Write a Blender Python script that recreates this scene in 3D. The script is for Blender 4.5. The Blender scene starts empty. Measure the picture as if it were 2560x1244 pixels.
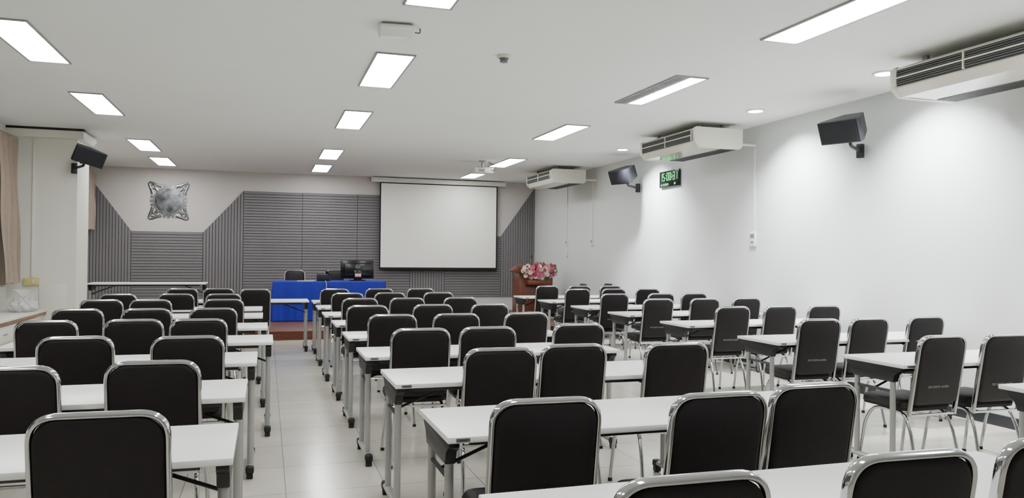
import bpy, bmesh, math, random
from mathutils import Vector, Matrix, Euler
random.seed(7)
scene = bpy.context.scene
COL = scene.collection

# ------------------------------------------------------------------ dims
XL, XR, YF, YB, H = -3.48, 6.14, 17.5, -3.0, 3.19
STAGE_Y, STAGE_Z = 13.35, 0.15

# ------------------------------------------------------------------ materials
def lin(c):
    out = []
    for v in c:
        v = v / 255.0
        out.append(v / 12.92 if v <= 0.04045 else ((v + 0.055) / 1.055) ** 2.4)
    return (out[0], out[1], out[2], 1.0)

def mat(name, col, rough=0.5, metal=0.0, noise=0.0, nscale=6.0, bump=0.0, bscale=80.0, emit=None, estr=0.0, coat=0.0, spec=0.5, trans=0.0):
    m = bpy.data.materials.new(name)
    m.use_nodes = True
    nt = m.node_tree
    b = nt.nodes["Principled BSDF"]
    c = lin(col)
    b.inputs["Base Color"].default_value = c
    b.inputs["Roughness"].default_value = rough
    b.inputs["Metallic"].default_value = metal
    b.inputs["Specular IOR Level"].default_value = spec
    b.inputs["Coat Weight"].default_value = coat
    b.inputs["Transmission Weight"].default_value = trans
    tc = nt.nodes.new("ShaderNodeTexCoord")
    if noise > 0:
        n = nt.nodes.new("ShaderNodeTexNoise")
        n.inputs["Scale"].default_value = nscale
        n.inputs["Detail"].default_value = 4
        nt.links.new(tc.outputs["Object"], n.inputs["Vector"])
        r = nt.nodes.new("ShaderNodeValToRGB")
        r.color_ramp.elements[0].position = 0.3
        r.color_ramp.elements[1].position = 0.7
        r.color_ramp.elements[0].color = (c[0]*(1-noise), c[1]*(1-noise), c[2]*(1-noise), 1)
        r.color_ramp.elements[1].color = (min(1, c[0]*(1+noise)), min(1, c[1]*(1+noise)), min(1, c[2]*(1+noise)), 1)
        nt.links.new(n.outputs["Fac"], r.inputs["Fac"])
        nt.links.new(r.outputs["Color"], b.inputs["Base Color"])
    if bump > 0:
        n2 = nt.nodes.new("ShaderNodeTexNoise")
        n2.inputs["Scale"].default_value = bscale
        nt.links.new(tc.outputs["Object"], n2.inputs["Vector"])
        bp = nt.nodes.new("ShaderNodeBump")
        bp.inputs["Strength"].default_value = bump
        bp.inputs["Distance"].default_value = 0.004
        nt.links.new(n2.outputs["Fac"], bp.inputs["Height"])
        nt.links.new(bp.outputs["Normal"], b.inputs["Normal"])
    if emit is not None:
        b.inputs["Emission Color"].default_value = lin(emit)
        b.inputs["Emission Strength"].default_value = estr
    return m

def wood_mat(name, c1, c2, rough=0.4, scale=(1, 12, 12)):
    m = bpy.data.materials.new(name)
    m.use_nodes = True
    nt = m.node_tree
    b = nt.nodes["Principled BSDF"]
    b.inputs["Roughness"].default_value = rough
    tc = nt.nodes.new("ShaderNodeTexCoord")
    mp = nt.nodes.new("ShaderNodeMapping")
    mp.inputs["Scale"].default_value = scale
    n = nt.nodes.new("ShaderNodeTexNoise")
    n.inputs["Scale"].default_value = 3.0
    n.inputs["Detail"].default_value = 8
    n.inputs["Distortion"].default_value = 0.6
    r = nt.nodes.new("ShaderNodeValToRGB")
    r.color_ramp.elements[0].position = 0.35
    r.color_ramp.elements[1].position = 0.65
    r.color_ramp.elements[0].color = lin(c1)
    r.color_ramp.elements[1].color = lin(c2)
    nt.links.new(tc.outputs["Object"], mp.inputs["Vector"])
    nt.links.new(mp.outputs["Vector"], n.inputs["Vector"])
    nt.links.new(n.outputs["Fac"], r.inputs["Fac"])
    nt.links.new(r.outputs["Color"], b.inputs["Base Color"])
    return m

def tile_mat():
    m = bpy.data.materials.new("floor_tile")
    m.use_nodes = True
    nt = m.node_tree
    b = nt.nodes["Principled BSDF"]
    b.inputs["Roughness"].default_value = 0.18
    tc = nt.nodes.new("ShaderNodeTexCoord")
    br = nt.nodes.new("ShaderNodeTexBrick")
    br.offset = 0.0
    br.squash = 1.0
    br.inputs["Scale"].default_value = 1.0
    br.inputs["Brick Width"].default_value = 0.6
    br.inputs["Row Height"].default_value = 0.6
    br.inputs["Mortar Size"].default_value = 0.003
    br.inputs["Mortar Smooth"].default_value = 0.1
    br.inputs["Bias"].default_value = 0.0
    br.inputs["Color1"].default_value = lin((206, 200, 187))
    br.inputs["Color2"].default_value = lin((196, 191, 179))
    br.inputs["Mortar"].default_value = lin((140, 134, 124))
    n = nt.nodes.new("ShaderNodeTexNoise")
    n.inputs["Scale"].default_value = 2.6
    n.inputs["Detail"].default_value = 7
    n.inputs["Roughness"].default_value = 0.6
    mx = nt.nodes.new("ShaderNodeMix")
    mx.data_type = 'RGBA'
    mx.blend_type = 'MULTIPLY'
    mx.inputs[0].default_value = 0.35
    r = nt.nodes.new("ShaderNodeValToRGB")
    r.color_ramp.elements[0].position = 0.35
    r.color_ramp.elements[1].position = 0.65
    r.color_ramp.elements[0].color = (0.7, 0.7, 0.7, 1)
    r.color_ramp.elements[1].color = (1, 1, 1, 1)
    nt.links.new(tc.outputs["Object"], br.inputs["Vector"])
    nt.links.new(tc.outputs["Object"], n.inputs["Vector"])
    nt.links.new(n.outputs["Fac"], r.inputs["Fac"])
    nt.links.new(br.outputs["Color"], mx.inputs[6])
    nt.links.new(r.outputs["Color"], mx.inputs[7])
    nt.links.new(mx.outputs[2], b.inputs["Base Color"])
    return m

M_TILE = tile_mat()
M_CEIL = mat("ceiling_paint", (236, 237, 234), 0.8, noise=0.02, nscale=0.6)
M_WALL = mat("white_wall_paint", (208, 210, 208), 0.45, noise=0.015, nscale=0.8, bump=0.05)
M_WALLL = mat("warm_wall_paint", (222, 220, 210), 0.6, noise=0.02, nscale=0.8, bump=0.05)
M_WALLF = mat("front_wall_paint", (194, 188, 184), 0.7, noise=0.02, nscale=1.0)
M_SLAT = mat("grey_acoustic_board", (118, 115, 117), 0.9, noise=0.06, nscale=30, bump=0.2, bscale=200)
M_SLATB = mat("groove_dark", (60, 58, 60), 0.95)
M_CHROME = mat("chrome", (196, 196, 199), 0.10, 1.0)
M_VINYL = mat("black_vinyl", (20, 14, 16), 0.5, noise=0.12, nscale=20, bump=0.25, bscale=300, spec=0.3)
M_RUBBER = mat("black_rubber", (18, 18, 19), 0.6)
M_TOP = mat("white_laminate", (236, 236, 233), 0.35, noise=0.01, nscale=3)
M_LEG = mat("grey_powder_coat", (156, 156, 153), 0.35, 0.1)
M_BRK = mat("black_plastic", (24, 26, 30), 0.45)
M_RAIL = mat("dark_grey_steel", (60, 61, 64), 0.4, 0.4)
M_DIFF = mat("light_diffuser", (255, 255, 255), 0.5, emit=(251, 253, 253), estr=33.0)
M_DOWN = mat("downlight_lens", (255, 255, 255), 0.5, emit=(236, 245, 255), estr=60.0)
M_FRAME = mat("light_frame_grey", (150, 152, 152), 0.4, 0.3)
M_PLW = mat("white_plastic", (222, 222, 214), 0.35)
M_PLC = mat("cream_plastic", (212, 208, 194), 0.35)
M_PLG = mat("glossy_cream_plastic", (206, 202, 188), 0.10, coat=0.4)
M_DARK = mat("dark_slot", (36, 36, 34), 0.7)
M_GREYM = mat("grey_mesh_filter", (110, 112, 110), 0.6)
M_BLK = mat("speaker_black", (24, 25, 33), 0.5, noise=0.1, nscale=40, bump=0.2, bscale=400)
M_GRILL = mat("speaker_grille", (16, 17, 24), 0.7, noise=0.3, nscale=120, bump=0.5, bscale=500)
M_GLOSSB = mat("gloss_black", (12, 12, 14), 0.2)
M_GREEN = mat("led_green", (0, 120, 60), 0.5, emit=(10, 255, 120), estr=2.4)
M_SCREEN = mat("projection_fabric", (240, 240, 232), 0.85)
M_BORD = mat("screen_black_border", (12, 12, 13), 0.8)
M_STEEL = mat("emblem_steel", (118, 118, 121), 0.3, 1.0, noise=0.3, nscale=9)
M_GLOBE = mat("emblem_relief_steel", (100, 102, 104), 0.32, 1.0, noise=0.85, nscale=6)
M_BLUE = mat("blue_tablecloth", (10, 26, 150), 0.75, noise=0.08, nscale=8, bump=0.1, bscale=300)
M_WOOD = wood_mat("red_brown_wood", (88, 44, 30), (114, 60, 42), 0.35, (1, 1, 12))
M_DECK = wood_mat("stage_deck_wood", (84, 52, 40), (102, 66, 52), 0.45, (1, 10, 1))
M_CURT = mat("beige_curtain", (152, 136, 122), 0.95, noise=0.05, nscale=10)
M_OAK = wood_mat("counter_edge_wood", (110, 76, 52), (140, 102, 74), 0.4, (10, 1, 10))
M_PINK = mat("petal_pink", (238, 156, 180), 0.6)
M_DPINK = mat("petal_deep_pink", (214, 90, 132), 0.6)
M_WHT = mat("petal_white", (246, 240, 226), 0.6)
M_LEAF = mat("leaf_green", (62, 104, 54), 0.6, noise=0.2, nscale=20)
M_YEL = mat("yellow_box", (200, 190, 120), 0.5)
M_BAG = mat("plastic_bag_white", (238, 238, 238), 0.22, trans=0.45, bump=0.6, bscale=30)
M_BASE = mat("dark_skirting", (34, 36, 40), 0.4)
M_INK = mat("white_ink", (200, 198, 194), 0.6)
M_INK2 = mat("faded_grey_ink", (150, 146, 144), 0.6)
M_RED = mat("sticker_red", (200, 50, 40), 0.5)
M_GLASS = mat("night_glass", (20, 26, 30), 0.08, spec=0.6)
M_ALU = mat("aluminium_frame", (170, 172, 172), 0.35, 0.8)
M_TAG = mat("grey_label", (120, 122, 124), 0.4, 0.4)

# ------------------------------------------------------------------ geometry accumulator
class G:
    def __init__(self):
        self.bm = bmesh.new()
    def box(self, c, s, bev=0.0, rot=None, mi=0, seg=2):
        M = Matrix.Translation(Vector(c))
        if rot is not None:
            M = M @ Euler(rot).to_matrix().to_4x4()
        M = M @ Matrix.Diagonal((s[0], s[1], s[2], 1.0))
        r = bmesh.ops.create_cube(self.bm, size=1.0, matrix=M)
        fs = set(f for v in r['verts'] for f in v.link_faces)
        for f in fs:
            f.material_index = mi
        if bev > 0:
            es = list(set(e for v in r['verts'] for e in v.link_edges))
            bmesh.ops.bevel(self.bm, geom=es, offset=bev, segments=seg, profile=0.5, affect='EDGES', clamp_overlap=True)
        return self
    def tube(self, pts, a, b=None, seg=10, mi=0, up=(0, 0, 1), closed=False, caps=True):
        b = a if b is None else b
        pts = [Vector(p) for p in pts]
        n = len(pts)
        rings = []
        prev = None
        for i, p in enumerate(pts):
            if closed:
                t = (pts[(i+1) % n] - pts[i-1]).normalized()
            else:
                t = (pts[min(i+1, n-1)] - pts[max(i-1, 0)]).normalized()
            if prev is None:
                u = Vector(up)
                if abs(u.dot(t)) > 0.95:
                    u = Vector((1, 0, 0)) if abs(t.x) < 0.9 else Vector((0, 1, 0))
            else:
                u = prev
            u = (u - t * u.dot(t)).normalized()
            prev = u
            w = t.cross(u)
            aa = a[i] if isinstance(a, (list, tuple)) else a
            bb = b[i] if isinstance(b, (list, tuple)) else b
            rings.append([self.bm.verts.new(p + u * (math.cos(2*math.pi*k/seg) * aa) + w * (math.sin(2*math.pi*k/seg) * bb)) for k in range(seg)])
        rng = range(n) if closed else range(n-1)
        for i in rng:
            r0, r1 = rings[i], rings[(i+1) % n]
            for k in range(seg):
                f = self.bm.faces.new((r0[k], r0[(k+1) % seg], r1[(k+1) % seg], r1[k]))
                f.material_index = mi
        if caps and not closed:
            f = self.bm.faces.new(list(reversed(rings[0]))); f.material_index = mi
            f = self.bm.faces.new(rings[-1]); f.material_index = mi
        return self
    def cyl(self, p0, p1, r, r2=None, seg=20, mi=0):
        r2 = r if r2 is None else r2
        return self.tube([p0, p1], [r, r2], [r, r2], seg=seg, mi=mi)
    def lathe(self, prof, loc=(0, 0, 0), seg=24, mi=0, M=None):
        M = M or Matrix.Identity(4)
        rings = []
        for (r, z) in prof:
            rings.append([self.bm.verts.new(Vector(loc) + (M @ Vector((r*math.cos(2*math.pi*k/seg), r*math.sin(2*math.pi*k/seg), z)))) for k in range(seg)])
        for i in range(len(rings)-1):
            for k in range(seg):
                f = self.bm.faces.new((rings[i][k], rings[i][(k+1) % seg], rings[i+1][(k+1) % seg], rings[i+1][k]))
                f.material_index = mi
        f = self.bm.faces.new(list(reversed(rings[0]))); f.material_index = mi
        f = self.bm.faces.new(rings[-1]); f.material_index = mi
        return self
    def prism(self, poly, fn, d0, d1, mi=0, bev=0.0):
        v0 = [self.bm.verts.new(Vector(fn(a, b, d0))) for a, b in poly]
        v1 = [self.bm.verts.new(Vector(fn(a, b, d1))) for a, b in poly]
        fs = [self.bm.faces.new(v0), self.bm.faces.new(list(reversed(v1)))]
        n = len(poly)
        for i in range(n):
            fs.append(self.bm.faces.new((v0[i], v1[i], v1[(i+1) % n], v0[(i+1) % n])))
        for f in fs:
            f.material_index = mi
        if bev > 0:
            es = list(set(e for v in v0+v1 for e in v.link_edges))
            bmesh.ops.bevel(self.bm, geom=es, offset=bev, segments=2, profile=0.5, affect='EDGES', clamp_overlap=True)
        return self
    def rings(self, rs, mi=0):
        vr = [[self.bm.verts.new(Vector(p)) for p in r] for r in rs]
        n = len(vr[0])
        for i in range(len(vr)-1):
            for k in range(n):
                f = self.bm.faces.new((vr[i][k], vr[i][(k+1) % n], vr[i+1][(k+1) % n], vr[i+1][k]))
                f.material_index = mi
        self.bm.faces.new(list(reversed(vr[0]))).material_index = mi
        self.bm.faces.new(vr[-1]).material_index = mi
        return self
    def grid(self, fn, nu, nv, mi=0):
        vs = [[self.bm.verts.new(Vector(fn(u/nu, v/nv))) for u in range(nu+1)] for v in range(nv+1)]
        for j in range(nv):
            for i in range(nu):
                self.bm.faces.new((vs[j][i], vs[j][i+1], vs[j+1][i+1], vs[j+1][i])).material_index = mi
        return self
    def done(self, name, mats, angle=40, recalc=True):
        if recalc:
            bmesh.ops.recalc_face_normals(self.bm, faces=self.bm.faces)
        me = bpy.data.meshes.new(name)
        self.bm.to_mesh(me)
        self.bm.free()
        for m in (mats if isinstance(mats, (list, tuple)) else [mats]):
            me.materials.append(m)
        me.polygons.foreach_set("use_smooth", [True]*len(me.polygons))
        me.set_sharp_from_angle(angle=math.radians(angle))
        return me

def fillet(pts, r, n=6):
    pts = [Vector(p) for p in pts]
    out = [pts[0]]
    for i in range(1, len(pts)-1):
        p, a, b = pts[i], pts[i-1], pts[i+1]
        da, db = (a-p), (b-p)
        rr = min(r, da.length*0.49, db.length*0.49)
        s, e = p + da.normalized()*rr, p + db.normalized()*rr
        for k in range(n+1):
            t = k/n
            out.append(s*(1-t)**2 + p*2*t*(1-t) + e*t*t)
    out.append(pts[-1])
    return out

def text_mesh(s, size, m, extrude=0.0008, align='CENTER'):
    cu = bpy.data.curves.new("txt", 'FONT')
    cu.body = s
    cu.size = size
    cu.extrude = extrude
    cu.align_x = align
    cu.align_y = 'CENTER'
    ob = bpy.data.objects.new("txt", cu)
    COL.objects.link(ob)
    dg = bpy.context.evaluated_depsgraph_get()
    me = bpy.data.meshes.new_from_object(ob.evaluated_get(dg))
    bpy.data.objects.remove(ob)
    bpy.data.curves.remove(cu)
    me.materials.clear()
    me.materials.append(m)
    return me

def add(name, me, loc=(0, 0, 0), rot=(0, 0, 0), parent=None, label=None, cat=None, group=None, kind=None):
    ob = bpy.data.objects.new(name, me)
    COL.objects.link(ob)
    ob.location = loc
    ob.rotation_euler = rot
    if parent is not None:
        ob.parent = parent
    if label: ob["label"] = label
    if cat: ob["category"] = cat
    if group: ob["group"] = group
    if kind: ob["kind"] = kind
    if me is None:
        ob.empty_display_size = 0.1
    return ob

def sbox(name, x0, x1, y0, y1, z0, z1, m, bev=0.0, **k):
    c = ((x0+x1)/2, (y0+y1)/2, (z0+z1)/2)
    me = G().box((0, 0, 0), (x1-x0, y1-y0, z1-z0), bev).done(name, m)
    return add(name, me, c, **k)

# ------------------------------------------------------------------ room shell
T = 0.15
sbox("floor", XL-T, XR+T, YB-T, YF+T, -T, 0, M_TILE, kind="structure", label="glossy light cream-grey tiled floor", cat="floor")
sbox("ceiling", XL-T, XR+T, YB-T, YF+T, H, H+T, M_CEIL, kind="structure", label="flat matte white painted ceiling", cat="ceiling")
sbox("wall_right", XR, XR+T, YB, YF, 0, H, M_WALL, kind="structure", label="smooth white painted side wall", cat="wall")
sbox("wall_left", XL-T, XL, YB, YF, 0, H, M_WALLL, kind="structure", label="warm white painted window wall", cat="wall")
sbox("wall_front", XL-T, XR+T, YF, YF+T, 0, H, M_WALLF, kind="structure", label="pinkish grey painted wall behind the stage", cat="wall")
sbox("wall_back", XL-T, XR+T, YB-T, YB, 0, H, M_WALL, kind="structure", label="white painted rear wall", cat="wall")
sbox("baseboard_right", XR-0.012, XR, YB, STAGE_Y, 0, 0.10, M_BASE, kind="structure", label="dark skirting along the white wall", cat="baseboard")
sbox("trim_1", XL, XR, YF-0.012, YF, STAGE_Z, 0.47, M_WALL, kind="structure", label="white strip of wall below the grey panels", cat="trim")
CX, CY = -2.61, 12.46
sbox("wall_column", XL, CX, CY, CY+0.75, 0, H, M_WALLL, kind="structure", label="warm white square pillar beside the windows", cat="pillar")
g = G()
g.prism([(0, 0), (0.10, 0.0), (0.14, 0.05), (0.14, 0.10), (0, 0.10)], lambda a, b, d: (d, CY-a, H-0.135+b), XL, CX+0.10)
g.prism([(0, 0), (0.06, 0.0), (0.10, 0.05), (0.10, 0.10), (0, 0.10)], lambda a, b, d: (CX+a, d, H-0.135+b), CY-0.0, CY+0.75)
me = g.done("trim_2", M_WALLL)
add("trim_2", me, kind="structure", label="white cornice around the top of the pillar", cat="trim")
sbox("trim_3", XL, CX+0.10, CY-0.13, CY-0.001, H-0.034, H-0.001, M_DARK, kind="structure", label="dark strip coloured as the shadow above the cornice", cat="trim")  # solid dark box, its colour stands in for shade in the gap

g = G()
wy0, wy1, wz0, wz1 = 2.0, 12.2, 0.95, 2.75
for (y0, y1, z0, z1) in [(wy0, wy1, wz0, wz0+0.06), (wy0, wy1, wz1-0.06, wz1)]:
    g.box((XL+0.03, (y0+y1)/2, (z0+z1)/2), (0.05, y1-y0, z1-z0))
for k in range(7):
    y = wy0 + (wy1-wy0)*k/6
    g.box((XL+0.03, y, (wz0+wz1)/2), (0.05, 0.06, wz1-wz0-0.12))
w = add("window_1", g.done("window_1", M_ALU), kind="structure", label="long aluminium framed window with dark night glass", cat="window")
sbox("glass_pane", XL+0.002, XL+0.012, wy0+0.03, wy1-0.03, wz0+0.03, wz1-0.03, M_GLASS, parent=w)

# ------------------------------------------------------------------ stage
st = add("stage_platform", None, ((XL+XR)/2, STAGE_Y, 0), label="low wooden stage platform across the front of the room", cat="stage")
add("deck", G().box((0, (YF-STAGE_Y)/2-0.006, STAGE_Z-0.011), (XR-XL-0.006, YF-STAGE_Y-0.014, 0.022), 0.004).done("deck", M_DECK), parent=st)
g = G().box((0, 0.03, (STAGE_Z-0.023)/2+0.0005), (XR-XL-0.006, 0.03, STAGE_Z-0.024))
for k in range(9):
    g.box((-4.4+k*1.1, 0.012, (STAGE_Z-0.022)/2), (0.006, 0.01, STAGE_Z-0.03))
add("riser", g.done("riser", M_WOOD), parent=st)

# ------------------------------------------------------------------ acoustic panels on front wall
ZB = 0.47
def hpanel(x0, x1, z0, z1):
    ob = add("acoustic_wall_panel", None, ((x0+x1)/2, YF, z0), label="grey acoustic wall panel with horizontal grooves", cat="wall panel", group="grey grooved acoustic wall panels")
    w = x1-x0-0.001
    h = z1-z0
    add("backing_board", G().box((0, -0.012, h/2), (w, 0.022, h)).done("b", M_SLATB), parent=ob)
    g = G()
    n = max(1, round(h/0.060))
    p = h/n
    for i in range(n):
        g.box((0, -0.029, p*(i+0.5)), (w-0.008, 0.012, p-0.011))
    add("slats", g.done("slats", M_SLAT), parent=ob)
def vpanel(x0, x1, z0, za, zb):
    ob = add("acoustic_wall_panel", None, ((x0+x1)/2, YF, z0), label="grey acoustic wall panel with vertical grooves" + (" and slanted top" if za != zb else ""), cat="wall panel", group="grey grooved acoustic wall panels")
    w = x1-x0-0.001
    ha, hb = za-z0, zb-z0
    add("backing_board", G().prism([(-w/2, 0), (w/2, 0), (w/2, hb), (-w/2, ha)], lambda a, b, d: (a, d, b), -0.001, -0.023).done("b", M_SLATB), parent=ob)
    g = G()
    n = max(1, round(w/0.060))
    p = w/n
    hh = lambda x: ha+(hb-ha)*(x+w/2)/w
    for i in range(n):
        a0, a1 = -w/2+p*i+0.0055, -w/2+p*(i+1)-0.0055
        g.prism([(a0, 0), (a1, 0), (a1, hh(a1)), (a0, hh(a0))], lambda a, b, d: (a, d, b), -0.0235, -0.035)
    add("slats", g.done("slats", M_SLAT), parent=ob)
vpanel(XL+0.005, -2.66, ZB, 3.0, 1.87)
hpanel(-2.66, -1.28, ZB, 1.87)
vpanel(-1.28, -0.48, ZB, 1.87, 2.77)
hpanel(-0.48, 0.74, ZB, 2.77)
hpanel(0.74, 1.93, ZB, 2.775)
hpanel(1.93, 3.13, ZB, 2.78)
vpanel(3.13, 3.93, ZB, 2.78, 2.78)
hpanel(3.93, 5.30, ZB, 1.90)
vpanel(5.30, XR-0.005, ZB, 1.90, 3.06)

# ------------------------------------------------------------------ emblem
EX, EZ = -1.96, 2.51
em = add("wall_emblem", None, (EX, YF, EZ), label="flat pewter gear-shaped emblem with globe and scrolled corners", cat="emblem")
poly = []
NT = 24
for i in range(NT):
    a = 2*math.pi*i/NT
    da = math.pi/NT
    q = (a - math.pi/4) % (math.pi/2)
    dd = min(q, math.pi/2-q)
    ro = 0.355 if dd > 0.34 else 0.295
    for (o, r) in [(-0.66, 0.305), (-0.60, ro), (0.55, ro), (0.61, 0.305)]:
        poly.append((r*math.cos(a+da*o), r*math.sin(a+da*o)))
add("gear_plate", G().prism(poly, lambda a, b, d: (a, d, b), -0.004, -0.020).done("gear", M_STEEL, 30), parent=em)
g = G()
rx = Matrix.Rotation(math.pi/2, 4, 'X')
g.lathe([(0.265, 0.0), (0.265, 0.003), (0.15, 0.006), (0.05, 0.008)], (0, -0.020, 0), 48, M=rx)
add("globe_disc", g.done("globe", M_GLOBE, 50), parent=em)
for k in range(4):
    g = G()
    ca, sa = math.cos(k*math.pi/2), math.sin(k*math.pi/2)
    def R2(x, z):
        return (x*ca-z*sa, -0.014, x*sa+z*ca)
    for sw in (0, 1):
        pts = [(0.14, 0.305), (0.22, 0.325), (0.30, 0.365), (0.355, 0.38), (0.38, 0.355)]
        if sw: pts = [(b, a) for a, b in pts]
        g.tube([R2(*p) for p in pts], 0.006, [0.034, 0.030, 0.024, 0.020, 0.016], seg=8, up=(0, 1, 0))
    pts = []
    for i in range(14):
        t = i*0.45+2.6
        r = 0.060*(1-0.055*i)
        pts.append(R2(0.300+r*math.cos(t), 0.300+r*math.sin(t)))
    g.tube(pts, 0.006, 0.017, seg=8, up=(0, 1, 0))
    g.tube([R2(0.19, 0.19), R2(0.26, 0.26)], 0.006, 0.03, seg=8, up=(0, 1, 0))
    add("corner_scroll", g.done("scroll", M_STEEL), parent=em)

# ------------------------------------------------------------------ projection screen
ps = add("projection_screen", None, (3.79, YF-0.14, 1.1), label="pull-down white projection screen with black border", cat="screen")
add("screen_case", G().box((0, 0, H-1.1-0.07), (3.1, 0.11, 0.105), 0.012).box((-1.56, 0, H-1.1-0.07), (0.02, 0.12, 0.115), 0.004).box((1.56, 0, H-1.1-0.07), (0.02, 0.12, 0.115), 0.004).done("case", M_PLW), parent=ps)
add("screen_border", G().box((0, 0.0, 0.995), (2.76, 0.003, 1.94)).done("border", M_BORD), parent=ps)
add("screen_fabric", G().box((0, -0.003, 1.0), (2.70, 0.002, 1.89)).done("fabric", M_SCREEN), parent=ps)
add("bottom_bar", G().tube([(-1.38, 0, 0.012), (1.38, 0, 0.012)], 0.014, seg=10).done("bar", M_BORD), parent=ps)
for s in (-1, 1):
    add("hanger_bracket", G().box((s*1.3, 0.1, H-1.1-0.06), (0.04, 0.06, 0.05)).done("hb", M_FRAME), parent=ps)

# ------------------------------------------------------------------ ceiling lights
LL, LW = 1.39, 0.35
def frame_mesh():
    g = G()
    t = 0.018
    for s in (-1, 1):
        g.box((s*(LW/2-t/2), 0, -0.008), (t, LL, 0.014), 0.002)
        g.box((0, s*(LL/2-t/2), -0.008), (LW-2*t, t, 0.014), 0.002)
    return g.done("frame", M_FRAME)
FM = frame_mesh()
DM = G().box((0, 0, -0.006), (LW-0.04, LL-0.04, 0.006)).done("diffuser", M_DIFF)
DMH = G().box((LW*0.22, 0, -0.006), (LW*0.44, LL-0.04, 0.006)).done("diffuser_half", M_DIFF)
g = G()
g.box((-LW*0.24, 0, -0.004), (LW*0.46, LL-0.04, 0.004), mi=0)
for k in range(28):
    g.box((-LW*0.24, -LL/2+0.05+k*(LL-0.1)/27, -0.009), (LW*0.44, 0.006, 0.008), mi=1)
LVM = g.done("louver", [M_GREYM, M_ALU])
def clight(x, yfar, half=False):
    lb = "recessed troffer with one tube lit beside a grey louvre" if half else "lit rectangular recessed ceiling light panel"
    e = add("ceiling_light", None, (x, yfar-LL/2, H), label=lb, cat="ceiling light", group="rectangular ceiling lights")
    add("frame", FM, parent=e)
    if half:
        add("louver", LVM, parent=e)
        add("diffuser", DMH, parent=e)
    else:
        add("diffuser", DM, parent=e)
for yf in (2.55, 5.30, 8.03, 10.85, 14.48, 16.82):
    clight(1.05, yf)
    clight(-1.915, yf)
for x, yf, hf in [(3.89, 2.4, False), (3.89, 5.22, False), (3.89, 7.9, True), (3.92, 10.82, False), (4.28, 14.48, False), (4.28, 16.82, False)]:
    clight(x, yf, hf)
RING = G().lathe([(0.085, -0.001), (0.108, -0.001), (0.108, -0.008), (0.10, -0.014), (0.085, -0.012)], seg=32).done("ring", M_PLW)
LENS = G().lathe([(0.084, -0.004), (0.084, -0.0125)], seg=32).done("lens", M_DOWN)
for y in (3.7, 5.78, 7.77, 11.33):
    e = add("downlight", None, (5.48, y, H), label="round recessed white downlight near the wall", cat="downlight", group="round downlights along the wall")
    add("trim_ring", RING, parent=e)
    add("lens", LENS, parent=e)
    sp = bpy.data.lights.new("lamp", 'SPOT')
    sp.energy = 850
    sp.color = (0.92, 0.965, 1.0)
    sp.spot_size = math.radians(112)
    sp.spot_blend = 1.0
    sp.shadow_soft_size = 0.07
    add("lamp", sp, (0, 0, -0.03), (0, math.radians(-20), 0), parent=e)

# ------------------------------------------------------------------ air conditioners
AL = 1.49
def ac_meshes():
    d = {}
    prof = [(0.0, -0.02), (0.03, 0.0), (0.70, 0.0), (0.70, -0.21), (0.66, -0.250), (0.22, -0.250), (0.07, -0.250), (0.01, -0.185)]
    d["body"] = G().prism(prof, lambda a, b, e: (a, e, b), 0.045, AL-0.045).done("body", M_PLG, 20)
    prof2 = [(-0.015, -0.02), (0.02, 0.008), (0.705, 0.008), (0.705, -0.215), (0.665, -0.254), (0.22, -0.256), (0.065, -0.254), (-0.005, -0.19)]
    d["end_cap"] = G().prism(prof2, lambda a, b, e: (a, e, b), 0, 0.05, bev=0.006).done("cap", M_PLC, 30)
    g = G()
    g.box((-0.003, AL/2, -0.10), (0.012, AL-0.13, 0.135), mi=0)
    for k in range(7):
        g.box((-0.012, AL/2, -0.046-0.018*k), (0.010, AL-0.14, 0.004), mi=2)
    for k in (0, 1.5, 3):
        g.box((-0.014, 0.07+(AL-0.14)*k/3, -0.10), (0.016, 0.014, 0.14), mi=1)
    for k in range(20):
        g.box((-0.006, 0.09+(AL-0.18)*k/19, -0.10), (0.004, 0.004, 0.125), mi=2)
    g.box((-0.016, AL/2, -0.10), (0.010, AL-0.14, 0.012), mi=1)
    d["outlet_grille"] = g.done("grille", [M_DARK, M_PLC, M_GREYM])
    g = G()
    g.box((0.54, AL/2, -0.247), (0.22, AL-0.16, 0.014), mi=0)
    for k in range(9):
        g.box((0.445+0.0235*k, AL/2, -0.2555), (0.006, AL-0.17, 0.004), mi=1)
    d["intake_grille"] = g.done("intake", [M_GREYM, M_RAIL])
    g = G()
    g.box((0, 0, 0), (0.03, 0.05, 0.074), 0.003)
    g.cyl((0, -0.035, -0.015), (0, 0.035, -0.015), 0.008, seg=8)
    d["mounting_bracket"] = g.done("bracket", M_FRAME)
    return d
ACM = ac_meshes()
for y0 in (3.88, 8.58, 13.72):
    e = add("air_conditioner", None, (5.16, y0, H-0.083), label="cream ceiling-suspended air conditioner with dark outlet grille", cat="air conditioner", group="ceiling air conditioners")
    add("body", ACM["body"], parent=e)
    add("end_cap", ACM["end_cap"], parent=e)
    add("end_cap", ACM["end_cap"], (0, AL-0.05, 0), parent=e)
    add("outlet_grille", ACM["outlet_grille"], parent=e)
    add("intake_grille", ACM["intake_grille"], parent=e)
    for yy in (0.2, AL-0.2):
        for xx in (0.18, 0.52):
            add("mounting_bracket", ACM["mounting_bracket"], (xx, yy, 0.045), parent=e)
    add("drain_pipe", G().tube([(0.70, 0.12, -0.17), (XR-0.002-5.16, 0.12, -0.17)], 0.018, seg=12).done("pipe", M_PLW), parent=e)

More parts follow.
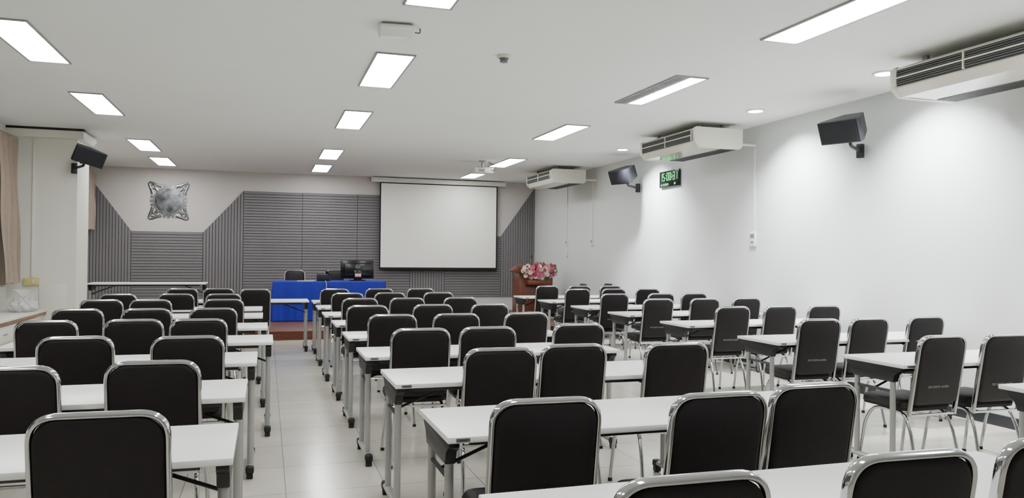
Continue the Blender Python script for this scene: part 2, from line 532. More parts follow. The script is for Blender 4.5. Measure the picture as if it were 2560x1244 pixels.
def conduit(y, z0, z1, top=True):
    g = G().box((0, 0, (z1-z0)/2), (0.018, 0.025, z1-z0), 0.003)
    add("cable_conduit", g.done("conduit", M_PLW), (XR-0.0095, y, z0), label="thin white cable conduit on the white wall", cat="cable conduit", group="cable conduits on the wall")
def control(y, z, w=0.08, h=0.13, disp=True, lb="small white wall thermostat with display"):
    e = add("wall_thermostat" if disp else "wall_switch", None, (XR, y, z), label=lb, cat="thermostat" if disp else "switch")
    add("housing", G().box((-0.014, 0, 0), (0.026, w, h), 0.006).done("housing", M_PLW), parent=e)
    if disp:
        add("display", G().box((-0.0285, 0, h*0.2), (0.002, w*0.65, h*0.28)).done("display", M_GREYM), parent=e)
        add("button", G().box((-0.029, 0, -h*0.2), (0.003, w*0.35, h*0.12), 0.001).done("button", M_TAG), parent=e)
    else:
        add("rocker", G().box((-0.029, 0, 0), (0.004, w*0.4, h*0.5), 0.001).done("rocker", M_PLC), parent=e)
conduit(8.70, 1.80, 2.90); control(8.72, 1.70, 0.13, 0.20)
conduit(15.35, 1.79, 2.95); control(15.35, 1.72, 0.10, 0.13)
control(15.35, 1.52, 0.10, 0.17, False, "small white wall switch box")
conduit(15.35, 0.16, 1.43)
conduit(14.0, 1.79, 2.92); control(14.0, 1.72, 0.10, 0.13)
e = add("wall_outlet", None, (XR-0.0, 4.75, 0.17), label="cream wall power outlet above the skirting", cat="power outlet")
add("housing", G().box((-0.02, 0, 0), (0.036, 0.08, 0.12), 0.004).done("h", M_PLC), parent=e)
add("socket", G().box((-0.039, 0, 0.02), (0.002, 0.03, 0.02)).box((-0.039, 0, -0.02), (0.002, 0.03, 0.02)).done("s", M_DARK), parent=e)

# ------------------------------------------------------------------ speakers
def speaker(loc, rz, tilt, roll, mount_local, k=1.0):
    e = add("wall_speaker", None, loc, (0, 0, rz), label="black wedge-shaped loudspeaker on a wall bracket", cat="speaker", group="black wall loudspeakers")
    hw, bw, hh, dp = 0.225*k, 0.11*k, 0.120*k, 0.33*k
    g = G()
    fr = [(-hw, -dp/2, -hh), (hw, -dp/2, -hh), (hw, -dp/2, hh), (-hw, -dp/2, hh)]
    md = [(-hw, -dp/2+0.07, -hh), (hw, -dp/2+0.07, -hh), (hw, -dp/2+0.07, hh), (-hw, -dp/2+0.07, hh)]
    bk = [(-bw, dp/2, -hh*0.72), (bw, dp/2, -hh*0.72), (bw, dp/2, hh*0.95), (-bw, dp/2, hh*0.95)]
    g.rings([fr, md, bk])
    es = list(g.bm.edges)
    bmesh.ops.bevel(g.bm, geom=es, offset=0.007, segments=2, profile=0.5, affect='EDGES', clamp_overlap=True)
    add("cabinet", g.done("cabinet", M_BLK, 30), (0, 0, 0), (tilt, roll, 0), parent=e)
    add("grille", G().box((0, -dp/2-0.006, 0), (hw*2-0.03, 0.012, hh*2-0.03), 0.004).done("grille", M_GRILL), (0, 0, 0), (tilt, roll, 0), parent=e)
    mx, my, mz = mount_local
    g = G()
    g.tube(fillet([(0, 0.05, -hh*0.75), (0.0, 0.06, mz+0.02), (mx, my, mz)], 0.05), 0.018, seg=10)
    g.box((mx, my-0.005, mz), (0.07, 0.05, 0.15), 0.006)
    g.box((0, 0.05, -hh-0.0), (0.09, 0.07, 0.03), 0.004)
    add("bracket", g.done("bracket", M_BLK), parent=e)
speaker((5.76, 6.58, 2.815), math.radians(-74), math.radians(22), math.radians(1), (-0.08, 0.37, -0.20))
speaker((5.76, 11.80, 2.835), math.radians(-74), math.radians(22), math.radians(1), (-0.08, 0.37, -0.20))
speaker((-2.43, 12.10, 2.80), math.radians(38), math.radians(20), math.radians(12), (0.02, 0.37, -0.17), 0.92)

# ------------------------------------------------------------------ LED clock
SEG = {'0': 'abcdef', '1': 'bc', '2': 'abged', '3': 'abgcd', '4': 'fgbc', '5': 'afgcd', '6': 'afgedc', '7': 'abc', '8': 'abcdefg', '9': 'abcdfg'}
def digits(par, s, x, z, w, h, t, y):
    for ch in s:
        if ch == ' ':
            x += w*0.8; continue
        g = G()
        if ch == ':':
            g.box((t, 0, h*0.2), (t*1.3, 0.003, t*1.3)); g.box((t, 0, -h*0.2), (t*1.3, 0.003, t*1.3))
            add("colon", g.done("colon", M_GREEN), (x, y, z), parent=par)
            x += t*4
            continue
        P = {'a': (w/2, h/2, w+t, t), 'd': (w/2, -h/2, w+t, t), 'g': (w/2, 0, w+t, t), 'b': (w, h/4, t, h/2), 'c': (w, -h/4, t, h/2), 'f': (0, h/4, t, h/2), 'e': (0, -h/4, t, h/2)}
        for i, k in enumerate(SEG[ch]):
            a, b, sw, sh = P[k]
            g.box((a, 0.00005*i, b), (sw, 0.003, sh))
        add("numeral", g.done("numeral", M_GREEN), (x, y, z), parent=par)
        x += w+t*3.4
ck = add("digital_wall_clock", None, (XR-0.005, 10.92, 2.70), (0, 0, math.radians(-90)), label="black digital wall clock with green numerals reading 15:00:31", cat="clock")
add("housing", G().box((0, -0.02, 0), (0.62, 0.036, 0.26), 0.008).done("h", M_GLOSSB), parent=ck)
digits(ck, "15:00:31", -0.265, 0.035, 0.048, 0.115, 0.0095, -0.040)
digits(ck, "31 10 2018", -0.25, -0.088, 0.014, 0.028, 0.004, -0.040)
digits(ck, "28", 0.17, -0.088, 0.014, 0.028, 0.004, -0.040)

# ------------------------------------------------------------------ ceiling gadgets
e = add("wireless_access_point", None, (0.93, 5.87, H), (0, 0, math.radians(-6)), label="white rectangular wireless unit on the ceiling", cat="access point")
add("mounting_plate", G().box((0, 0, -0.008), (0.22, 0.22, 0.014), 0.003).done("p", M_FRAME), parent=e)
add("housing", G().box((0, 0, -0.037), (0.27, 0.28, 0.042), 0.016, seg=3).done("h", M_PLW), parent=e)
add("cable", G().tube(fillet([(0.13, 0, -0.035), (0.18, 0.0, -0.04), (0.175, 0.0, -0.002)], 0.02), 0.004, seg=8).done("c", M_BRK), parent=e)
e = add("smoke_detector", None, (1.95, 6.4, H), label="small round white ceiling smoke detector", cat="smoke detector")
add("base", G().lathe([(0.058, -0.001), (0.060, -0.015), (0.053, -0.025)], seg=28).done("b", M_PLC), parent=e)
add("sensor_head", G().lathe([(0.042, -0.026), (0.042, -0.032), (0.030, -0.034), (0.030, -0.046), (0.036, -0.048), (0.033, -0.060), (0.01, -0.063)], seg=28).done("s", M_GREYM), parent=e)
e = add("ceiling_projector", None, (3.78, 13.7, H), label="white video projector hanging from the ceiling", cat="projector")
add("ceiling_plate", G().lathe([(0.07, -0.001), (0.07, -0.012), (0.03, -0.02)], seg=24).done("pl", M_FRAME), parent=e)
add("mount_pole", G().cyl((0, 0, -0.02), (0, 0, -0.12), 0.02).box((0, 0, -0.125), (0.2, 0.16, 0.012), 0.003).done("po", M_FRAME), parent=e)
add("housing", G().box((0, 0, -0.185), (0.36, 0.28, 0.10), 0.02, seg=3).done("h", M_PLW), parent=e)
add("lens", G().cyl((0.08, 0.12, -0.185), (0.08, 0.165, -0.185), 0.032).done("l", M_GLOSSB), parent=e)
g = G()
for k in range(6):
    g.box((-0.10+0.02*k, -0.141, -0.19), (0.008, 0.004, 0.05))
add("vent", g.done("v", M_DARK), parent=e)
add("cable", G().tube(fillet([(0.12, -0.135, -0.17), (0.2, -0.16, -0.2), (0.24, -0.1, -0.08), (0.1, -0.05, -0.04), (0.16, 0.05, -0.004)], 0.06), 0.006, seg=8).done("c", M_BRK), parent=e)

# ------------------------------------------------------------------ folding tables
TL, TW, TH = 1.90, 0.58, 0.75
PX = TL/2-0.035
def end_bracket():
    g = G()
    g.prism([(-0.25, TH-0.027), (0.25, TH-0.027), (0.25, TH-0.05), (0.20, TH-0.075), (0.185, TH-0.13), (-0.185, TH-0.13), (-0.20, TH-0.075), (-0.25, TH-0.05)], lambda a, b, d: (d, a, b), -0.022, 0.022, bev=0.004)
    return g.done("bracket", M_BRK, 30)
TM = {}
TM["tabletop"] = G().box((0, 0, TH-0.0125), (TL, TW, 0.025), 0.004).done("tabletop", M_TOP)
g = G()
for s in (-1, 1):
    g.box((0, s*0.19, TH-0.041), (TL-0.22, 0.03, 0.03), 0.003)
g.box((0, 0, TH-0.041), (0.03, 0.34, 0.026), 0.003)
TM["frame_rail"] = g.done("rail", M_RAIL)
TM["bracket"] = end_bracket()
TM["leg"] = G().tube([(0, 0, 0.075), (0, 0, TH-0.13)], 0.019, 0.019, seg=14).done("leg", M_LEG)
TM["foot"] = G().tube([(0, -0.225, 0.062), (0, 0.225, 0.062)], 0.017, 0.024, seg=12).done("foot", M_LEG)
g = G().box((0, 0, 0.058), (0.052, 0.06, 0.05), 0.014, seg=3)
g.cyl((-0.02, 0, 0.022), (0.02, 0, 0.022), 0.0215, seg=16)
TM["foot_caster"] = g.done("caster", M_RUBBER)
g = G()
g.tube([(0, 0, 0.555), (-0.36, 0, TH-0.05)], 0.008, 0.008, seg=8)
g.tube([(0, -0.17, 0.555), (0, 0.17, 0.555)], 0.010, seg=8)
TM["folding_brace"] = g.done("brace", M_BRK)
TM["maker_tag"] = G().box((0, 0, 0), (0.055, 0.002, 0.014)).done("tag", M_TAG)
TAGTXT = text_mesh("mono", 0.013, M_RUBBER, 0.0004)

def table(cx, cyy, z=0, rz=0, group="white folding training tables", label="long white folding table with grey T-shaped legs", tag=True):
    e = add("folding_table", None, (cx, cyy, z), (0, 0, rz), label=label, cat="table", group=group)
    add("tabletop", TM["tabletop"], parent=e)
    add("frame_rail", TM["frame_rail"], parent=e)
    for s in (-1, 1):
        add("bracket", TM["bracket"], (s*PX, 0, 0), parent=e)
        for t in (-1, 1):
            add("leg", TM["leg"], (s*PX, t*0.165, 0), parent=e)
        ft = add("foot", TM["foot"], (s*PX, 0, 0), parent=e)
        for t in (-1, 1):
            add("foot_caster", TM["foot_caster"], (0, t*0.245, 0), parent=ft)
        add("folding_brace", TM["folding_brace"], (s*PX, 0, 0), (0, 0, 0 if s > 0 else math.pi), parent=e)
    if tag:
        tg = add("maker_tag", TM["maker_tag"], (-TL/2+0.06, -TW/2-0.001, TH-0.0125), parent=e, label="small grey maker label")
        add("tag_lettering", TAGTXT, (0, -0.0014, 0), (math.pi/2, 0, 0), parent=tg)
    return e

# ------------------------------------------------------------------ chairs
def ylean(z):
    return -0.205 - 0.17*(z-0.45)
CM = {}
W2, ZT, ZBT = 0.198, 0.94, 0.40
corn = [(-W2, 0.40), (-W2, ZT), (W2, ZT), (W2, 0.40)]
p3 = fillet([(x, 0, z) for x, z in corn], 0.085, 10)
pp = []
for i in range(len(p3)-1):
    a, b = p3[i], p3[i+1]
    n = 4 if (b-a).length > 0.1 else 1
    for k in range(n):
        pp.append(a.lerp(b, k/n))
pp.append(p3[-1])
pp = [(p.x, ylean(p.z), p.z) for p in pp]
CM["back_frame"] = G().tube(pp, 0.019, 0.0105, seg=12, up=(0, 1, 0)).done("back_frame", M_CHROME, 60)
def rrect(hw, z0, z1, r, n=7):
    out = []
    for (cx, cz, a0) in [(hw-r, z1-r, 0), (-hw+r, z1-r, 90), (-hw+r*0.6, z0+r*0.6, 180), (hw-r*0.6, z0+r*0.6, 270)]:
        rr = r if cz > (z0+z1)/2 else r*0.6
        for k in range(n+1):
            a = math.radians(a0+90*k/n)
            out.append((cx+rr*math.cos(a), cz+rr*math.sin(a)))
    return out
rs = []
for ins, yo in [(0.02, -0.020), (0.006, -0.017), (0.0, -0.010), (0.0, 0.012), (0.010, 0.024), (0.05, 0.032), (0.12, 0.036)]:
    rs.append([(x, ylean(z)+yo, z) for x, z in rrect(0.190-ins, 0.475+ins, 0.932-ins, max(0.080-ins, 0.02))])
CM["backrest"] = G().rings(rs).done("backrest", M_VINYL, 50)
g = G()
def seat_ring(ins, z):
    out = []
    hw, hd, r = 0.205-ins, 0.215-ins, max(0.07-ins, 0.02)
    for (cx, cy, a0) in [(hw-r, hd-r, 0), (-hw+r, hd-r, 90), (-hw+r, -hd+r, 180), (hw-r, -hd+r, 270)]:
        for k in range(6):
            a = math.radians(a0+90*k/5)
            out.append((cx+r*math.cos(a), cy+r*math.sin(a)+0.025, z))
    return out
g.rings([seat_ring(0.02, 0.425), seat_ring(0.003, 0.43), seat_ring(0.0, 0.445), seat_ring(-0.004, 0.45), seat_ring(0.0, 0.455), seat_ring(0.0, 0.475), seat_ring(0.012, 0.492), seat_ring(0.05, 0.502), seat_ring(0.12, 0.505)])
CM["seat"] = g.done("seat", M_VINYL, 50)
def legm(s, front):
    if front:
        pts = fillet([(s*0.17, -0.02, 0.413), (s*0.175, 0.13, 0.413), (s*0.185, 0.20, 0.30), (s*0.195, 0.245, 0.015)], 0.11, 8)
    else:
        pts = fillet([(s*0.17, 0.03, 0.413), (s*0.175, -0.14, 0.413), (s*0.185, -0.20, 0.30), (s*0.195, -0.265, 0.015)], 0.11, 8)
    g = G().tube(pts, 0.0115, seg=10, up=(1, 0, 0))
    e = pts[-1]
    g.cyl((e.x, e.y, 0.001), (e.x, e.y, 0.022), 0.0145, seg=12, mi=1)
    return g.done("leg", [M_CHROME, M_RUBBER], 60)
LEGS = [legm(s, fr) for s in (-1, 1) for fr in (True, False)]
CM["support_rail"] = G().tube([(-0.172, -0.05, 0.407), (0.172, -0.05, 0.407)], 0.009, seg=8).tube([(-0.19, -0.2, 0.405), (0.19, -0.2, 0.405)], 0.009, seg=8).done("rail", M_CHROME)
TX1 = text_mesh("ทส อาคาร-๐๑/๕๑", 0.027, M_INK2, 0.0004)
TX2 = text_mesh("16040000362", 0.030, M_INK2, 0.0004)

def chair(x, y, z=0, rz=0.0, txt=0, label="black vinyl banquet chair with chrome tube frame", group="black and chrome meeting chairs"):
    off = Vector((0, 0.285, 0))
    off.rotate(Euler((0, 0, rz)))
    e = add("banquet_chair", None, (x+off.x, y+off.y, z), (0, 0, rz), label=label, cat="chair", group=group)
    add("backrest", CM["backrest"], parent=e)
    add("back_frame", CM["back_frame"], parent=e, label="chrome tube frame round the back")
    add("seat", CM["seat"], parent=e)
    add("support_rail", CM["support_rail"], parent=e)
    for l in LEGS:
        add("leg", l, parent=e)
    if txt:
        zt = 0.60
        add("inventory_lettering", TX1 if txt == 1 else TX2, (0.0, ylean(zt)-0.0215, zt), (math.radians(90)+math.atan(-0.17)*-1, 0, 0), parent=e, label="small white inventory lettering")
    return e

def rnd():
    return math.radians(random.uniform(-2.5, 2.5))

TCX = 0.65+TL/2
rowsT = [
    (2.18, [(0.95, 1.57), (1.62, 1.60), (2.16, 1.63)], 0),
    (3.46, [(0.95, 2.55), (1.62, 2.50), (2.11, 2.58)], 0),
    (4.71, [(1.22, 4.00), (1.68, 4.08), (2.31, 4.02)], 0),
    (5.85, [(1.01, 5.18), (1.49, 5.20), (2.23, 5.32)], 2),
    (7.06, [(1.01, 6.42), (1.56, 6.43), (2.20, 6.45)], 1),
    (8.30, [(0.95, 7.60), (1.61, 7.65), (2.21, 7.65)], 1),
    (9.50, [(1.02, 8.85), (1.56, 8.85), (2.20, 8.88)], 1),
    (10.75, [(1.00, 10.05), (1.55, 10.1), (2.20, 10.1)], 0),
    (11.95, [(0.94, 11.25), (1.58, 11.3), (2.19, 11.3)], 0),
]
for i, (yf, cs, tx) in enumerate(rowsT):
    table(TCX + (-0.05 if i == 0 else (0.02 if i in (1, 2) else random.uniform(-0.01, 0.01))), yf-TW/2)
    for (x, y) in cs:
        chair(x, y, 0, rnd(), tx)
rowsL = [
    (3.37, -0.10, [(-0.49, 2.68)], 0),
    (4.53, -0.09, [(-0.49, 3.88), (-1.06, 3.82)], 0),
    (5.76, -0.05, [(-0.44, 4.98), (-1.06, 5.08)], 0),
    (6.93, 0.06, [(-0.48, 6.25), (-0.93, 6.28), (-1.50, 6.28)], 2),
    (8.14, 0.02, [(-0.45, 7.45), (-1.00, 7.45), (-1.55, 7.48)], 1),
    (9.50, -0.03, [(-0.43, 8.85), (-1.15, 8.85), (-1.62, 8.88)], 1),
    (10.62, -0.04, [(-0.49, 10.0), (-1.03, 10.05), (-1.66, 10.05)], 0),
]
for yf, xr, cs, tx in rowsL:
    table(xr-TL/2, yf-TW/2, tag=False)
    for (x, y) in cs:
        chair(x, y, 0, rnd(), tx)
table(0.61-TL/2, 12.30-TW/2, tag=False)
for (x, y) in [(-0.14, 11.25), (-0.63, 11.5), (-1.10, 11.5)]:
    chair(x, y, 0, rnd(), 0)
rowsR = [
    (3.32, 3.96, [], 0),
    (4.65, 4.03, [(4.31, 4.02), (4.85, 4.00), (5.45, 4.02)], 1),
    (5.99, 4.05, [(4.41, 5.34), (4.92, 5.34), (5.60, 5.40)], 1),
    (7.55, 4.12, [(4.60, 6.88), (5.18, 6.88), (5.74, 6.88)], 1),
    (8.95, 4.14, [(4.51, 8.30), (5.15, 8.30), (5.76, 8.32)], 1),
    (10.15, 4.12, [(4.50, 9.50), (5.20, 9.50), (5.72, 9.50)], 1),
    (11.60, 4.14, [(4.55, 10.92), (5.17, 10.95), (5.76, 10.95)], 1),
    (12.80, 4.12, [(4.50, 12.12), (5.08, 12.12), (5.66, 12.12)], 0),
]
for yf, xl, cs, tx in rowsR:
    table(xl+TL/2, yf-TW/2)
    for (x, y) in cs:
        chair(x, y, 0, rnd(), tx)
chair(6.07, 13.06, 0, math.radians(90), 0, label="black vinyl chair standing against the white wall")
chair(5.57, 13.06, 0, math.radians(90), 0, label="black vinyl chair turned sideways by the stage")

# ------------------------------------------------------------------ stage furniture
table(-1.97, 15.0, STAGE_Z, label="long white folding table standing on the wooden stage", tag=False)
bt = add("covered_table", None, (1.19, 15.6, STAGE_Z), label="head table draped in a royal blue tablecloth", cat="table")
bw, bd, bh = 1.07, 0.34, 0.76
add("tabletop", G().box((0, 0, bh-0.02), (2*bw-0.03, 2*bd-0.03, 0.025), 0.004).done("tt", M_TOP), parent=bt)
def cloth():
    g = G()
    N = 260
    per = []
    w, d, r = bw, bd, 0.03
    L = 2*(2*w+2*d)
    for i in range(N):
        s = i/N*L
        if s < 2*w: p = (-w+s, -d, 0, -1)
        elif s < 2*w+2*d: p = (w, -d+(s-2*w), 1, 0)
        elif s < 4*w+2*d: p = (w-(s-2*w-2*d), d, 0, 1)
        else: p = (-w, d-(s-4*w-2*d), -1, 0)
        per.append((p, s))
    rs = []
    for (z, amp, ins) in [(bh, 0, 0.012), (bh-0.004, 0, 0.003), (bh-0.02, 0.0, 0), (bh-0.2, 0.008, -0.006), (bh-0.45, 0.016, -0.012), (0.012, 0.024, -0.02)]:
        ring = []
        for (p, s) in per:
            o = -ins + amp*(math.sin(s*17)+0.5*math.sin(s*41+1.3))
            ring.append((p[0]+p[2]*o, p[1]+p[3]*o, z))
        rs.append(ring)
    vr = [[g.bm.verts.new(Vector(q)) for q in r_] for r_ in rs]
    for i in range(len(vr)-1):
        for k in range(N):
            g.bm.faces.new((vr[i][k], vr[i][(k+1) % N], vr[i+1][(k+1) % N], vr[i+1][k]))
    g.bm.faces.new(vr[0])
    return g.done("tablecloth", M_BLUE, 60)
add("tablecloth", cloth(), parent=bt)
TZ = STAGE_Z+bh
e = add("desktop_computer_monitor", None, (1.74, 15.62, TZ), (0, 0, math.radians(3)), label="black all-in-one computer seen from the back", cat="computer monitor")
add("display_housing", G().box((0, 0.02, 0.23), (0.66, 0.03, 0.36), 0.01).box((0, -0.012, 0.22), (0.54, 0.06, 0.27), 0.02).done("h", M_GLOSSB), parent=e)
add("stand", G().box((0, -0.06, 0.12), (0.16, 0.04, 0.20), 0.01).box((0, 0.0, 0.012), (0.30, 0.22, 0.02), 0.006).done("s", M_GLOSSB), parent=e)
g = G()
g.tube([(0.040*math.cos(t*math.pi/12), -0.0435, 0.285+0.040*math.sin(t*math.pi/12)) for t in range(24)], 0.0025, seg=6, closed=True, up=(0, 1, 0))
add("badge_ring", g.done("ring", M_ALU), parent=e)
add("badge_lettering", text_mesh("DELL", 0.029, M_ALU, 0.001), (0, -0.0435, 0.285), (math.pi/2, 0, 0), parent=e)
add("sticker", G().box((0.0, -0.0815, 0.12), (0.12, 0.002, 0.05)).box((0.0, -0.0815, 0.085), (0.12, 0.002, 0.02), mi=1).done("st", [M_INK, M_RED]), parent=e, label="white and red paper sticker")
e = add("desk_telephone", None, (1.08, 15.55, TZ), (0, 0, math.radians(160)), label="black desk telephone on the blue cloth", cat="telephone")
add("base", G().prism([(-0.11, 0.002), (0.11, 0.002), (0.11, 0.13), (0.06, 0.145), (-0.11, 0.03)], lambda a, b, d: (d, a, b), -0.11, 0.11, bev=0.006).done("b", M_BRK), parent=e)
g = G().tube(fillet([(-0.075, -0.08, 0.085), (-0.075, -0.06, 0.135), (-0.075, 0.07, 0.20), (-0.075, 0.10, 0.165)], 0.03), 0.02, seg=10)
add("handset", g.done("hs", M_GLOSSB), parent=e)
add("display", G().box((0.03, 0.045, 0.145), (0.10, 0.05, 0.008), 0.002, rot=(0.6, 0, 0)).done("d", M_GREYM), parent=e)
e = add("paper_sheets", G().box((0, 0, 0.003), (0.30, 0.21, 0.004)).box((0.04, 0.02, 0.008), (0.30, 0.21, 0.004), rot=(0, 0, 0.2)).done("pp", M_INK), (0.72, 15.42, TZ), label="a few white paper sheets on the blue cloth", cat="paper")
g = G().tube(fillet([(0, 0.10, 0.008), (0, -0.01, 0.008), (0.01, -0.04, -0.06), (0.0, -0.04, -0.24), (-0.02, -0.035, -0.26)], 0.03), 0.006, seg=8)
add("cable", g.done("cab", M_INK), (1.10, 15.26-0.008, TZ), label="white cable hanging over the front of the cloth", cat="cable")
for x in (0.56, 1.36):
    chair(x, 16.42, STAGE_Z, math.radians(180), 0, label="black and chrome chair behind the head table on the stage")

# lectern
lx, ly = 5.36, 15.35
lc = add("lectern", None, (lx, ly, STAGE_Z), label="red-brown wooden lectern on the stage beside the wall", cat="lectern")
g = G().box((0, 0, 0.50), (0.74, 0.46, 0.90), 0.008)
g.box((0, -0.233, 0.42), (0.56, 0.012, 0.60), 0.004)
g.box((0, -0.242, 0.42), (0.44, 0.012, 0.48), 0.004)
add("body", g.done("body", M_WOOD), parent=lc)
add("base", G().box((0, 0, 0.0255), (0.82, 0.54, 0.05), 0.01).done("base", M_WOOD), parent=lc)
g = G().prism([(-0.27, 0.95), (0.27, 0.95), (0.27, 1.0), (-0.27, 1.12)], lambda a, b, d: (d, a, b), -0.43, 0.43, bev=0.006)
add("reading_desk", g.done("desk", M_WOOD), parent=lc)
add("front_shelf", G().box((0, -0.37, 0.75), (0.5, 0.22, 0.10), 0.006).done("shelf", M_WOOD), parent=lc)
g = G().tube(fillet([(0, 0.05, 1.03), (0, 0.05, 1.15), (-0.02, 0.0, 1.26)], 0.08), 0.005, seg=8)
g.cyl((-0.02, 0.0, 1.255), (-0.035, -0.03, 1.30), 0.014, seg=12)
g.cyl((0, 0.05, 1.035), (0, 0.05, 1.055), 0.04, seg=16)
add("microphone", g.done("mic", M_BRK), parent=lc)
fl = add("flower_arrangement", None, (lx, ly-0.38, STAGE_Z+0.80), label="artificial pink and white roses on the front of the lectern", cat="flowers")
def rose(m):
    g = G()
    for layer, (r, n, hgt) in enumerate([(0.014, 3, 0.035), (0.026, 5, 0.032), (0.040, 6, 0.024)]):
        for k in range(n):
            a = 2*math.pi*k/n+layer*0.6
            def fn(u, v, a=a, r=r, hgt=hgt, n=n):
                th = a+(u-0.5)*2*math.pi/n*1.35
                rr = r*(0.35+0.65*math.sin(v*math.pi*0.55)) * (1+0.12*v)
                z = hgt*v*(1-0.25*(2*u-1)**2)
                return (rr*math.cos(th), rr*math.sin(th), z)
            g.grid(fn, 4, 3)
    g.lathe([(0.004, -0.01), (0.012, 0.0), (0.012, 0.02), (0.004, 0.03)], seg=8)
    return g.done("rose", m, 80, recalc=False)
RS = [rose(M_PINK), rose(M_DPINK), rose(M_WHT)]
add("base_pot", G().box((0, 0.0, 0.03), (0.40, 0.14, 0.06), 0.01).done("pot", M_LEAF), parent=fl)
g = G()
for k in range(90):
    a = random.uniform(0, 2*math.pi); t = random.uniform(0.3, 1.0)
    cx = 0.36*t*math.cos(a); cz = 0.18+0.14*t*math.sin(a)*0.95; cy = random.uniform(-0.10, -0.02)
    d = Vector((math.cos(a), random.uniform(-0.6, 0.2), math.sin(a)*0.8)).normalized()
    s = Vector((-d.z, 0.2, d.x)).normalized()*0.02
    c = Vector((cx, cy, cz))
    vs = [c, c+d*0.035+s, c+d*0.08, c+d*0.035-s]
    g.bm.faces.new([g.bm.verts.new(v) for v in vs])
add("leaves", g.done("leaves", M_LEAF, recalc=False), parent=fl)
pts = []
while len(pts) < 40:
    x = random.uniform(-0.35, 0.35); z = random.uniform(-0.12, 0.14)
    if (x/0.36)**2+(z/0.15)**2 > 1: continue
    if any((x-p[0])**2+(z-p[1])**2 < 0.058**2 for p in pts):
        if random.random() < 0.985: continue
    pts.append((x, z))
pts += [(0.0, -0.2), (-0.08, -0.22), (0.05, -0.17)]
for i, (x, z) in enumerate(pts):
    k = random.random()
    m = RS[0] if k < 0.42 else (RS[2] if k < 0.84 else RS[1])
    y = -0.13+0.10*((x/0.38)**2+(z/0.2)**2)
    ob = add("flower", m, (x, y-0.01, 0.18+z), (math.radians(90)-z*1.6+random.uniform(-.3, .3), 0, x*1.4+random.uniform(-.3, .3)), parent=fl)
    ob.scale = (1.15, 1.15, 1.15)

# ------------------------------------------------------------------ left side: counter, curtains, bag, box
cb = add("window_counter", None, (XL, 0, 0), label="low white counter with wood edge under the windows", cat="counter")
cy0, cy1 = -2.9, CY-0.004
add("worktop", G().box((0.26, (cy0+cy1)/2, 0.60), (0.51, cy1-cy0, 0.035), 0.006).done("wt", M_WALLL), parent=cb)
add("edge_strip", G().box((0.49, (cy0+cy1)/2, 0.562), (0.03, cy1-cy0, 0.038), 0.004).done("es", M_OAK), parent=cb)
add("body", G().box((0.24, (cy0+cy1)/2, 0.271), (0.46, cy1-cy0, 0.54)).done("bd", M_PLC), parent=cb)
for k in range(8):
    dr = add("drawer", G().box((0.48, 12.0-k*0.9-0.4, 0.43), (0.018, 0.84, 0.20), 0.004).done("dr", M_PLW), parent=cb)
    add("handle", G().box((0.495, 12.0-k*0.9-0.4, 0.43), (0.014, 0.14, 0.014), 0.003).done("hd", M_ALU), parent=dr)
def curtain(x, y0, y1, z0, z1, lb, amp=0.035, wl=0.11, slant=0.0):
    def fn(u, v):
        y = y0+(y1-y0)*u
        k = 0.55+0.45*(1-v)
        ph = y*2*math.pi/wl + 0.9*math.sin(y*7.0)
        f = math.sin(ph)+0.35*math.sin(ph*2.3+v*1.5)
        return (x+amp*k*f+slant*(1-v)+0.012*math.sin(v*9+y*5), y+0.02*math.sin(v*4+y*11), z0+(z1-z0)*v+0.012*(1-v)*math.sin(ph))
    g = G().grid(fn, int((y1-y0)/wl*14), 24)
    e = add("curtain", None, (0, 0, 0), label=lb, cat="curtain")
    add("fabric", g.done("fabric", M_CURT, 80, recalc=False), parent=e)
    add("curtain_rail", G().tube([(x, y0-0.05, z1+0.012), (x, y1+0.03, z1+0.012)], 0.011, seg=10).done("rail", M_ALU), parent=e)
curtain(XL+0.15, 11.5, 12.26, 1.0, 3.0, "beige pleated curtain hanging at the window by the pillar", amp=0.055, wl=0.26, slant=0.06)
curtain(XL+0.20, 7.2, 9.2, 1.0, 3.0, "beige pleated curtain gathered at the window")
curtain(XL+0.16, 15.9, 17.38, 1.88, 3.02, "short beige curtain in the corner beside the stage", amp=0.04, wl=0.20)
e = add("electrical_box", None, (-3.16, CY, 1.01), label="yellowish electrical junction box on the pillar", cat="electrical box")
add("housing", G().box((0, -0.03, 0), (0.19, 0.058, 0.10), 0.008).done("hh", M_YEL), parent=e)
add("knob", G().cyl((0.03, -0.058, 0), (0.03, -0.072, 0), 0.018, seg=16).done("kk", M_PLC), parent=e)
g = G().box((0, -0.010, 0.98), (0.028, 0.018, 1.96), 0.003)
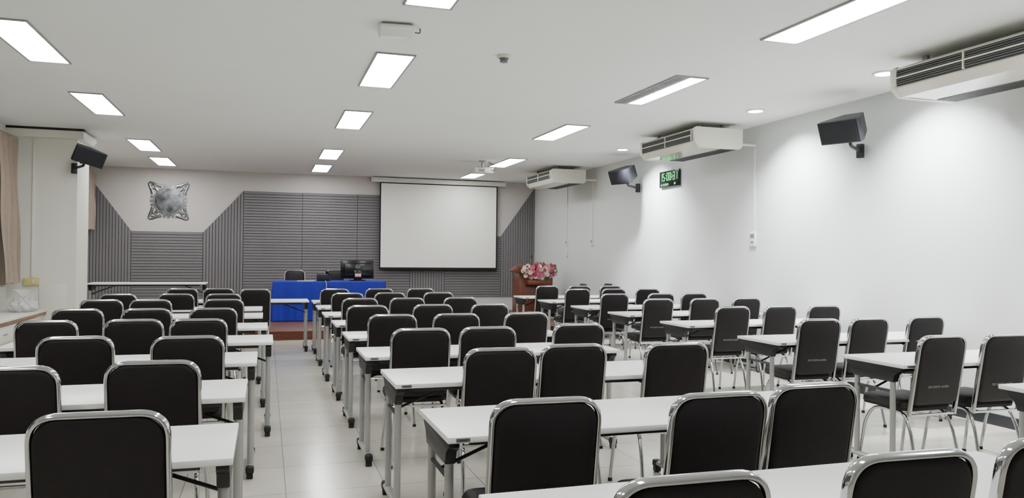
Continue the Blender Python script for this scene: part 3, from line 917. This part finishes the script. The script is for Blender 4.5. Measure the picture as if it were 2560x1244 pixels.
add("cable_conduit", g.done("cc", M_WALLL), (-3.16, CY, 1.07), label="thin painted conduit running up the pillar", cat="cable conduit")
e = add("access_panel", G().box((0, -0.008, 0), (0.34, 0.014, 0.60), 0.004).done("ap", M_WALLL), (-2.90, CY, 0.68), label="flat painted access panel on the pillar", cat="panel")
from mathutils import noise as mn
g = G()
NU, NV = 72, 40
def bagfn(u, v):
    a = 2*math.pi*u
    if v < 0.72:
        t = v/0.72
        r = 0.05+0.115*math.sin(min(1.0, t*1.15+0.12)*math.pi*0.9)**0.7
        z = 0.20*t
    else:
        t = (v-0.72)/0.28
        r = 0.035+0.05*t*t
        z = 0.20+0.10*t
        r *= 1+0.55*math.sin(a*2+1.0)*t
    cr = 0.5*abs(math.sin(a*5+v*6))+0.3*abs(math.sin(a*9-v*11+1))
    r *= 0.86+0.22*cr+0.14*mn.noise(Vector((math.cos(a)*2, math.sin(a)*2, v*5)))
    z += 0.02*mn.noise(Vector((math.cos(a)*3, math.sin(a)*3, v*6+9)))*min(1, v*4)
    return (r*math.cos(a)*1.15, r*math.sin(a), max(z, 0.001))
g.grid(bagfn, NU, NV)
bmesh.ops.remove_doubles(g.bm, verts=g.bm.verts, dist=0.0005)
me = g.done("bag", M_BAG, 35, recalc=False)
add("plastic_bag", me, (-3.14, 11.95, 0.618), label="crumpled white plastic bag on the counter", cat="plastic bag")

# ------------------------------------------------------------------ world + camera
w = bpy.data.worlds.new("World"); scene.world = w
w.use_nodes = True
w.node_tree.nodes["Background"].inputs[0].default_value = (0.05, 0.06, 0.08, 1)
w.node_tree.nodes["Background"].inputs[1].default_value = 0.3

cam = bpy.data.cameras.new("camera")
co = bpy.data.objects.new("camera", cam)
COL.objects.link(co)
cam.sensor_width = 36
cam.lens = 36*1923/2560
cam.clip_start = 0.02
R = Matrix.Rotation(math.radians(-17.7), 4, 'Z') @ Matrix.Rotation(math.radians(90+0.48), 4, 'X') @ Matrix.Rotation(0.0105, 4, 'Z')
co.matrix_world = Matrix.Translation((0, 0, 1.45)) @ R
scene.camera = co
